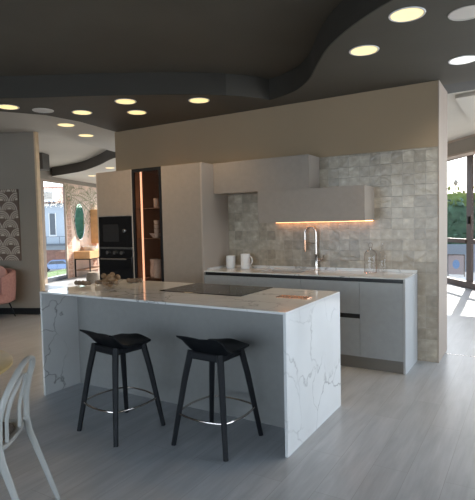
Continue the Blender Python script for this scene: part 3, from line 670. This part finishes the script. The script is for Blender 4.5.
# ------------------------------------------------------------------ armchair and art on the left wall
ax, ay = lw(.18, .42)
ac = thing('armchair', 'pink upholstered tub armchair against the grey wall', 'armchair', (ax, ay, 0), math.atan2(LD.y, LD.x))   # faces local -Y
b = NB(); n = 28; cols = []
for k in range(n + 1):
    a = math.radians(-35) + math.radians(250) * k / n
    e = abs(k / n * 2 - 1); zt = .80 - .10 * e ** 3
    ro, ri = .36, .29
    zs = [.30, .45, .6, zt - .03, zt]
    ring = [(ro * .93, .30), (ro * .97, .45), (ro, .62), (ro, zt - .03), (ro - .015, zt - .005), ((ro + ri) / 2, zt), (ri + .012, zt - .006), (ri, zt - .03), (ri, .6), (ri, .40), (ri, .30)]
    cols.append([b.verts.new((q * math.cos(a), q * math.sin(a) * .97, z)) for q, z in ring])
for A_, B_ in zip(cols, cols[1:]):
    for i in range(len(A_)): b.faces.new((A_[i], A_[(i + 1) % len(A_)], B_[(i + 1) % len(A_)], B_[i]))
b.faces.new(cols[0]); b.faces.new(cols[-1]); bmesh.ops.recalc_face_normals(b, faces=b.faces[:]); obj('backrest', b, 'pink', ac, smooth=True, local=True)
b = NB(); lathe(b, [(0, .27), (.29, .27), (.325, .29), (.335, .34), (.33, .41), (.30, .44), (.2, .455), (0, .46)], 0, -.06, 0, 36, 1, 1.02); obj('seat', b, 'pink', ac, smooth=True, local=True)
for x in (-.2, .2):
    for y in (-.24, .2):
        b = NB(); tube(b, [(x * .8, y * .8, .28), (x * 1.15, y * 1.15, 0)], .012, taper=[1.2, .7], n=8); obj('leg', b, 'black', ac, smooth=True, local=True)
b = NB(); blob(b, (0, 0, 0), .2, .06, .2, 3); o = obj('cushion', b, mat('rose cushion', (.55, .30, .26), .9), smooth=True)
o.location = (ax + LD.x * (-.02) - LN.x * .16, ay + LD.y * (-.02) - LN.y * .16, .665); o.rotation_euler = (-.15, 0, math.atan2(LD.y, LD.x)); tag(o, 'rose pink cushion leaning in the armchair', 'cushion')

# art panel with fan scallops
A0, A1, AZ0, AZ1 = -.36, .452, .925, 2.137
ap = thing('wall_art', 'brown panel with cream fan scallop pattern on the grey wall', 'wall art', (*lw(.05, .02), .925))
b = NB(); prism(b, [lw(A0, .002), lw(A1, .002), lw(A1, .035), lw(A0, .035)], AZ0, AZ1); obj('panel', b, mat('brown art ground', (.14, .095, .07), .7), ap)
b = NB(); row = 0; z = AZ0 - .04; W = .29
def arcband(cx_, cz_, r0, r1, n_):
    pr = []
    for k in range(15):
        a = math.pi * k / 14
        for rad in (r0, r1):
            s_ = min(max(cx_ + rad * math.cos(a), A0 + .004), A1 - .004); zz = min(max(cz_ + rad * math.sin(a), AZ0 + .004), AZ1 - .004)
            pr.append((s_, zz))
    vs = []
    for s_, zz in pr: x_, y_ = lw(s_, n_); vs.append(b.verts.new((x_, y_, zz)))
    for k in range(14):
        try: b.faces.new((vs[2 * k], vs[2 * k + 1], vs[2 * k + 3], vs[2 * k + 2]))
        except ValueError: pass
while z < AZ1:
    for i in range(-3, 5):
        cx_ = i * W + (W / 2 if row % 2 else 0)
        if cx_ < A0 - .05 or cx_ > A1 + .05: continue
        nn = .0365 + .0 * row
        for r0, r1 in ((.126, .142), (.095, .110)): arcband(cx_, z, r0, r1, nn)
        for k in range(1): arcband(cx_, z + .015, .0, .038, nn)
        arcband(cx_, z + .0, 0.064, .078, nn)
    z += .15; row += 1
obj('fan_pattern', b, mat('cream art lines', (.55, .47, .39), .7), ap, label='cream fan scallops')

# ------------------------------------------------------------------ far bathroom display
mu = thing('palm_mural', 'pink wall mural printed with palms, far left', 'mural', (*fwp(2.2, .01), 0))
b = NB(); fbox(b, 1.205, 3.38, .002, .010, .0, 2.745); obj('panel', b, 'mural', mu)
def mprint(name, polys, material, n_):
    b = NB()
    for poly_ in polys:
        vs = []
        for s_, zz in poly_:
            x_, y_ = fwp(min(max(s_, 1.21), 3.375), n_); vs.append(b.verts.new((x_, y_, min(max(zz, .01), 2.74))))
        if len(vs) > 2: b.faces.new(vs)
    return obj(name, b, material, mu)
tr = []
for (s0, s1, w0, w1, zt) in ((1.38, 1.36, .13, .10, 2.35), (2.95, 2.85, .16, .10, 2.2)):
    k_ = 20
    for k in range(k_):
        za, zb = zt * k / k_, zt * (k + .93) / k_; sa = s0 + (s1 - s0) * k / k_; ww = w0 + (w1 - w0) * k / k_
        tr.append([(sa - ww, za), (sa + ww, za), (sa + ww * 1.12, zb), (sa - ww * 1.12, zb)])
mprint('printed_trunk', tr[:20], 'palm_trunk', .0105); mprint('printed_trunk', tr[20:], 'palm_trunk', .0105)
fr = []; q = random.Random(5)
for (cs_, cz_) in ((1.40, 2.36), (2.85, 2.25)):
    for k in range(15):
        a = math.radians(-70 + 320 * k / 14 ); ln = q.uniform(1.0, 1.4); pp = []
        p0 = (cs_, cz_); segs = 10; cen = []
        for j in range(segs + 1):
            f = j / segs; cen.append((cs_ + ln * f * math.cos(a), cz_ + ln * .75 * f * math.sin(a) - .45 * f * f))
        for j in range(1, segs):
            x0, z0_ = cen[j]
            for sg in (-1, 1):
                aa = a + sg * .7; l2 = .30 * math.sin(math.pi * (j / segs) ** .7)
                tip = (x0 + l2 * math.cos(aa), z0_ + l2 * math.sin(aa) - .03)
                fr.append([(x0 - .016, z0_), (x0 + .018, z0_ + .012), tip])
        for j in range(segs):
            (x0, z0_), (x1, z1_) = cen[j], cen[j + 1]; fr.append([(x0, z0_ - .008), (x1, z1_ - .005), (x1, z1_ + .005), (x0, z0_ + .008)])
mprint('printed_fronds', fr, 'palm', .011)
# mirror
b = NB(); ms, mz, ma, mb = 1.98, 1.64, .30, .55
def fell(bm, s_, z_, a_, b_, n0, n1, k=36):
    f_ = [fwp(s_ + a_ * math.cos(2 * math.pi * i / k), n1) + (z_ + b_ * math.sin(2 * math.pi * i / k),) for i in range(k)]
    g_ = [fwp(s_ + a_ * math.cos(2 * math.pi * i / k), n0) + (z_ + b_ * math.sin(2 * math.pi * i / k),) for i in range(k)]
    F = [bm.verts.new(p) for p in f_]; G_ = [bm.verts.new(p) for p in g_]; bm.faces.new(F); bm.faces.new(G_)
    for i in range(k): bm.faces.new((F[i], F[(i + 1) % k], G_[(i + 1) % k], G_[i]))
    bmesh.ops.recalc_face_normals(bm, faces=bm.faces[:])
mr = thing('oval_mirror', 'oval mirror on the palm mural, green reflection partly put into its tint', 'mirror', (*fwp(ms, .02), mz))
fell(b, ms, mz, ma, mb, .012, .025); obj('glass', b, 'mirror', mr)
b = NB(); tube(b, [fwp(ms + ma * math.cos(2 * math.pi * i / 40), .022) + (mz + mb * math.sin(2 * math.pi * i / 40),) for i in range(40)], .012, n=6, closed=True); obj('rim', b, 'steel', mr, smooth=True)
va = thing('vanity_unit', 'wooden vanity on a thin black metal frame with shelf', 'vanity', (*fwp(2.3, .3), 0))
b = NB(); fbox(b, 1.55, 3.2, .02, .52, .54, .76); obj('drawer_box', b, 'oak', va)
b = NB()
for s_ in (1.56, 3.17):
    for n_ in (.03, .49): fbox(b, s_, s_ + .03, n_, n_ + .03, 0, .54)
fbox(b, 1.56, 3.2, .49, .52, .51, .54); fbox(b, 1.56, 1.59, .03, .52, .51, .54); obj('frame', b, 'black', va)
b = NB(); fbox(b, 1.57, 3.19, .04, .51, .19, .215); obj('shelf', b, 'dark_int', va)
b = NB(); k = 28
cxs, cns = 2.1, .27
basin = thing('wash_basin', 'white oval countertop basin on the wooden vanity', 'basin', (*fwp(cxs, cns), .76))
lathe(b, [(0, 0), (.15, 0), (.19, .05), (.22, .13), (.21, .13), (.17, .05), (0, .03)], *fwp(cxs, cns), .7605, 32); obj('bowl_body', b, 'ceramic', basin, smooth=True)
b = NB(); fbox(b, 2.72, 3.2, .012, .26, .95, 2.02); wc = thing('wall_cabinet', 'oak wall cabinet hanging right of the oval mirror', 'cabinet', (*fwp(2.9, .15), .95)); obj('carcass', b, 'oak', wc)
b = NB(); fbox(b, 2.725, 3.195, .261, .278, .955, 2.015); obj('door', b, 'oak', wc)
pf = thing('pouf', 'rounded grey brown pouf behind the island end', 'pouf', (-9.661, 8.673, 0))
b = NB(); lathe(b, [(0, 0), (.13, 0), (.165, .04), (.18, .14), (.17, .25), (.14, .30), (.06, .32), (0, .32)], -9.661, 8.673, 0, 32); obj('cover', b, 'pouf', pf, smooth=True)

# ------------------------------------------------------------------ ceiling downlights
LENS = {'warm': 'lamp_warm', 'white': 'lamp_white', 'off': 'lamp_off'}
def downlight(x, y, kind, label, group, z=ZS, r_=.118, power=None):
    t = thing('ceiling_light', label, 'ceiling light', (x, y, z), 0, group)
    b = NB(); lathe(b, [(r_ * .88, -.001), (r_ * .90, -.006), (r_, -.006), (r_ * 1.02, -.001)], 0, 0, 0, 36); obj('trim_ring', b, 'white' if kind != 'off' else 'lamp_off', t, smooth=True, local=True)
    b = NB(); lathe(b, [(0, -.003), (r_ * .88, -.003), (r_ * .88, -.001), (0, -.001)], 0, 0, 0, 36); obj('lens', b, LENS[kind], t, local=True)
    if kind != 'off':
        d = bpy.data.lights.new('lamp', 'SPOT'); d.energy = 32 if power is None else power; d.spot_size = math.radians(130); d.spot_blend = .8; d.shadow_soft_size = .08
        d.color = (1, .72, .42) if kind == 'warm' else (1, .93, .82)
        o = bpy.data.objects.new('lamp', d); COL.objects.link(o); o.parent = t; o.location = (0, 0, -.02)
GK = 'round recessed lights in the dark dropped ceiling'
downlight(-.728, 3.462, 'warm', 'warm round light near the curved ceiling edge, top right', GK)
downlight(-1.173, 3.975, 'warm', 'warm round light above the right end of the tiled wall', GK)
downlight(-.381, 3.669, 'off', 'dim round light cut by the top right corner', GK)
downlight(-.52, 4.71, 'white', 'white round light at the right edge above the wall end', GK)
downlight(-3.182, 4.472, 'warm', 'warm round light in front of the tall plain cabinet', GK)
downlight(-3.865, 4.027, 'warm', 'warm round light, front one of the two above the display cabinet', GK)
downlight(-4.127, 4.491, 'warm', 'warm round light, rear one of the two above the display cabinet', GK)
downlight(-4.652, 4.099, 'warm', 'warm round light between the unlit one and the display cabinet pair', GK)
downlight(-4.933, 3.763, 'off', 'unlit pale round light on the dark ceiling at left', GK)
downlight(-5.102, 3.427, 'warm', 'warm round light cut by the left edge of the picture', GK)
GC = 'round lights in the pale ceilings'
downlight(-5.387, 4.463, 'warm', 'warm round light, nearer one in the pale crescent ceiling', GC)
downlight(-5.769, 5.143, 'warm', 'warm round light, farther one in the pale crescent ceiling', GC)
downlight(-8.527, 8.292, 'warm', 'faint round light in the far ceiling beside the oven cabinet top', GC)
downlight(-10.2, 9.25, 'warm', 'faint round light in the far ceiling above the palm mural', GC)

# ------------------------------------------------------------------ outside, left
def up(u, v, d):
    R = f2 + r3 * ((u - 237.48) / 482.56) - u3 * ((v - 250.19) / 482.56)
    return Vector((0, 0, CAMH)) + R * d

b = NB(); prism(b, [(-11.3, 7.4), (-13.2, 11.89), (-15.7, 13.7), (-13.9, 9), (-12.5, 6)], -.3, -.105); tag(obj('lawn', b, 'grass'), 'strip of green lawn outside the far window', 'lawn', kind='stuff')
b = NB(); box(b, -120, -21.2, -20, 90, -3.9, -3.7); struct('ground', b, 'pave', 'street level far below the lawn', cat='ground')
hc = up(58, 262, 60); hx, hy = hc.x, hc.y
hs = thing('house', 'white house with terracotta roof seen through the far window', 'house', (hx, hy, -3.7), YAW * 0 + math.atan2(r.y, r.x))
b = NB(); box(b, -9, 9, 0, 9, 0, 8.15); obj('wall', b, 'house', hs, local=True)
b = NB()
vs = [b.verts.new(p) for p in ((-9.6, -.8, 8.2), (9.6, -.8, 8.2), (9.6, 9.6, 8.2), (-9.6, 9.6, 8.2), (-6, 4.4, 10.6), (6, 4.4, 10.6))]
for f in ((0, 1, 5, 4), (1, 2, 5), (2, 3, 4, 5), (3, 0, 4), (3, 2, 1, 0)): b.faces.new([vs[i] for i in f])
bmesh.ops.recalc_face_normals(b, faces=b.faces[:]); obj('roof', b, 'terracotta', hs, local=True)
for x, z0_, z1_ in ((-.45, 4.3, 6.9), (-3.4, 4.3, 6.9), (2.5, 4.3, 6.9)):
    b = NB(); box(b, x - .35, x + .35, -.06, .05, z0_, z1_); wn = obj('window', b, 'dark_win', hs, local=True)
    b = NB(); box(b, x - .42, x - .36, -.1, .02, z0_ - .1, z1_ + .1); box(b, x + .36, x + .42, -.1, .02, z0_ - .1, z1_ + .1); box(b, x - .45, x + .45, -.12, .02, z0_ - .2, z0_ - .1); obj('window_surround', b, 'white', hs, local=True)
b = NB(); box(b, -1.6, .3, -.7, .6, 8.3, 9.7); box(b, -1.75, .45, -.8, .7, 9.7, 9.8); obj('dormer', b, 'house', hs, local=True)
b = NB(); box(b, -1.2, -.1, -.74, -.69, 8.6, 9.5); obj('dormer_window', b, 'dark_win', hs, local=True)
b = NB(); box(b, -9, 9, -1.2, -.02, 2.95, 3.2); obj('balcony', b, 'dark_win', hs, local=True)
b = NB()
for i in range(12): box(b, -8.9 + i * 1.6, -8.85 + i * 1.6, -1.2, -1.15, 3.2, 4.1)
box(b, -9, 9, -1.2, -1.15, 4.05, 4.1); obj('railing', b, 'dark_win', hs, local=True)
b = NB(); box(b, -1.7, 1.2, -.05, .04, .1, 2.4); obj('garage_door', b, M['terracotta'], hs, local=True)
b = NB(); box(b, -8.8, -2.0, -.05, .04, .3, 2.7); obj('shop_window', b, 'dark_win', hs, local=True)
b = NB(); box(b, 1.6, 8.8, -.05, .04, .3, 2.7); obj('shop_window', b, 'dark_win', hs, local=True)
cc_ = up(58, 270, 57)
car = thing('car', 'blue car parked below the lawn in front of the house', 'car', (cc_.x, cc_.y, -3.7), math.atan2(r.y, r.x) + .25)
b = NB()
prof = [(-2.0, .35), (-2.0, .75), (-1.2, .85), (-.7, 1.35), (.7, 1.38), (1.3, .88), (2.0, .8), (2.05, .35)]
F1 = [b.verts.new((x, -.8, z)) for x, z in prof]; F2 = [b.verts.new((x, .8, z)) for x, z in prof]; b.faces.new(F1); b.faces.new(F2)
for i in range(8): b.faces.new((F1[i], F1[(i + 1) % 8], F2[(i + 1) % 8], F2[i]))
bmesh.ops.recalc_face_normals(b, faces=b.faces[:]); bmesh.ops.bevel(b, geom=b.edges[:], offset=.06, segments=2, affect='EDGES'); obj('body', b, 'car_blue', car, local=True)
b = NB()
for sy_ in (-.81, .79):
    vs = [b.verts.new((x, sy_ + (.0 if sy_ < 0 else .02), z)) for x, z in ((-1.05, .92), (-.65, 1.28), (.65, 1.3), (1.12, .93))]; b.faces.new(vs)
obj('side_window', b, 'dark_win', car, local=True)
for x in (-1.25, 1.3):
    for sy_ in (-.75, .75):
        b = NB(); lathe(b, [(0, -.1), (.33, -.1), (.33, .1), (0, .1)], 0, 0, 0, 20); bmesh.ops.rotate(b, cent=(0, 0, 0), matrix=Matrix.Rotation(math.pi / 2, 3, 'X'), verts=b.verts[:]); bmesh.ops.translate(b, vec=(x, sy_, .33), verts=b.verts[:]); obj('wheel', b, 'black', car, smooth=True, local=True)

# ------------------------------------------------------------------ outside, right
b = NB(); obox(b, (-4.5, 15.5), (9, 15.7), .15, -.1, .72, 1); tag(obj('garden_wall', b, mat('blue grey wall', (.22, .25, .30), .8)), 'low pale garden wall behind the big window', 'wall')
def hedge(name, label, x0, x1, y, z0, z1, seed, material='leaf', group=None):
    b = NB(); q = random.Random(seed)
    nn = int((x1 - x0) * 260)
    for _ in range(nn):
        x = q.uniform(x0, x1); z = q.uniform(z0, z1) ; yy = y + q.uniform(-.25, .25); l_ = q.uniform(.07, .13)
        d1 = Vector((q.gauss(0, 1), q.gauss(0, 1), q.gauss(0, 1))).normalized(); d2 = d1.cross(Vector((q.gauss(0, 1), q.gauss(0, 1), q.gauss(0, 1)))).normalized()
        p = Vector((x, yy, z)); b.faces.new([b.verts.new(p + d1 * l_), b.verts.new(p + d2 * l_ * .5), b.verts.new(p - d1 * l_), b.verts.new(p - d2 * l_ * .5)])
    box(b, x0 + .05, x1 - .05, y - .08, y + .08, z0, z1 - .25)
    o = obj(name, b, material); o['kind'] = 'stuff'; tag(o, label, 'hedge', group, 'stuff'); return o
hedge('hedge', 'yellow green hedge beyond the big window', -4, 3.2, 17.2, -.1, 2.55, 1, M['leaf'])
sg = thing('sign_stand', 'framed sign with a blue oval leaning outside the big window', 'sign', (-1.74, 14.4, -.1), -.1)
b = NB(); box(b, -.20, .20, -.02, .02, .05, .58); obj('board', b, mat('pale sign board', (.30, .25, .26), .6), sg, local=True)
b = NB(); box(b, -.22, -.20, -.03, .03, 0, .60); box(b, .20, .22, -.03, .03, 0, .60); box(b, -.22, .22, -.03, .03, .58, .60); obj('frame', b, 'brown_frame', sg, local=True)
b = NB(); lathe(b, [(0, -.006), (.09, -.006), (.09, .0), (0, .0)], 0, 0, 0, 28, 1, 1.4); bmesh.ops.rotate(b, cent=(0, 0, 0), matrix=Matrix.Rotation(math.pi / 2, 3, 'X'), verts=b.verts[:]); bmesh.ops.translate(b, vec=(0, -.022, .33), verts=b.verts[:]); obj('emblem', b, mat('blue emblem', (.10, .22, .45), .5), sg, local=True)
q = random.Random(9)
b = NB(); blob(b, (-2.22, 18.2, 2.72), .08, .08, .12, 2, .1, q); box(b, -2.24, -2.20, 18.18, 18.22, -.1, 2.65); tag(obj('garden_rock', b, 'plinth'), 'small grey rock on a post above the hedge', 'lamp')  # grey rock showing over the hedge, carried by an added post

hedge('hedge', 'unseen dark green hedge behind the kitchen, added for the mirror', -16, -4.2, 16.9, -.1, 2.6, 2, M['leaf_dark'])  # out of view, added so that the oval mirror turns green

hedge('hedge', 'darker green hedge row in front of the yellow green hedge', -4, 3.2, 16.3, -.1, 2.10, 4, M['leaf_dark'])
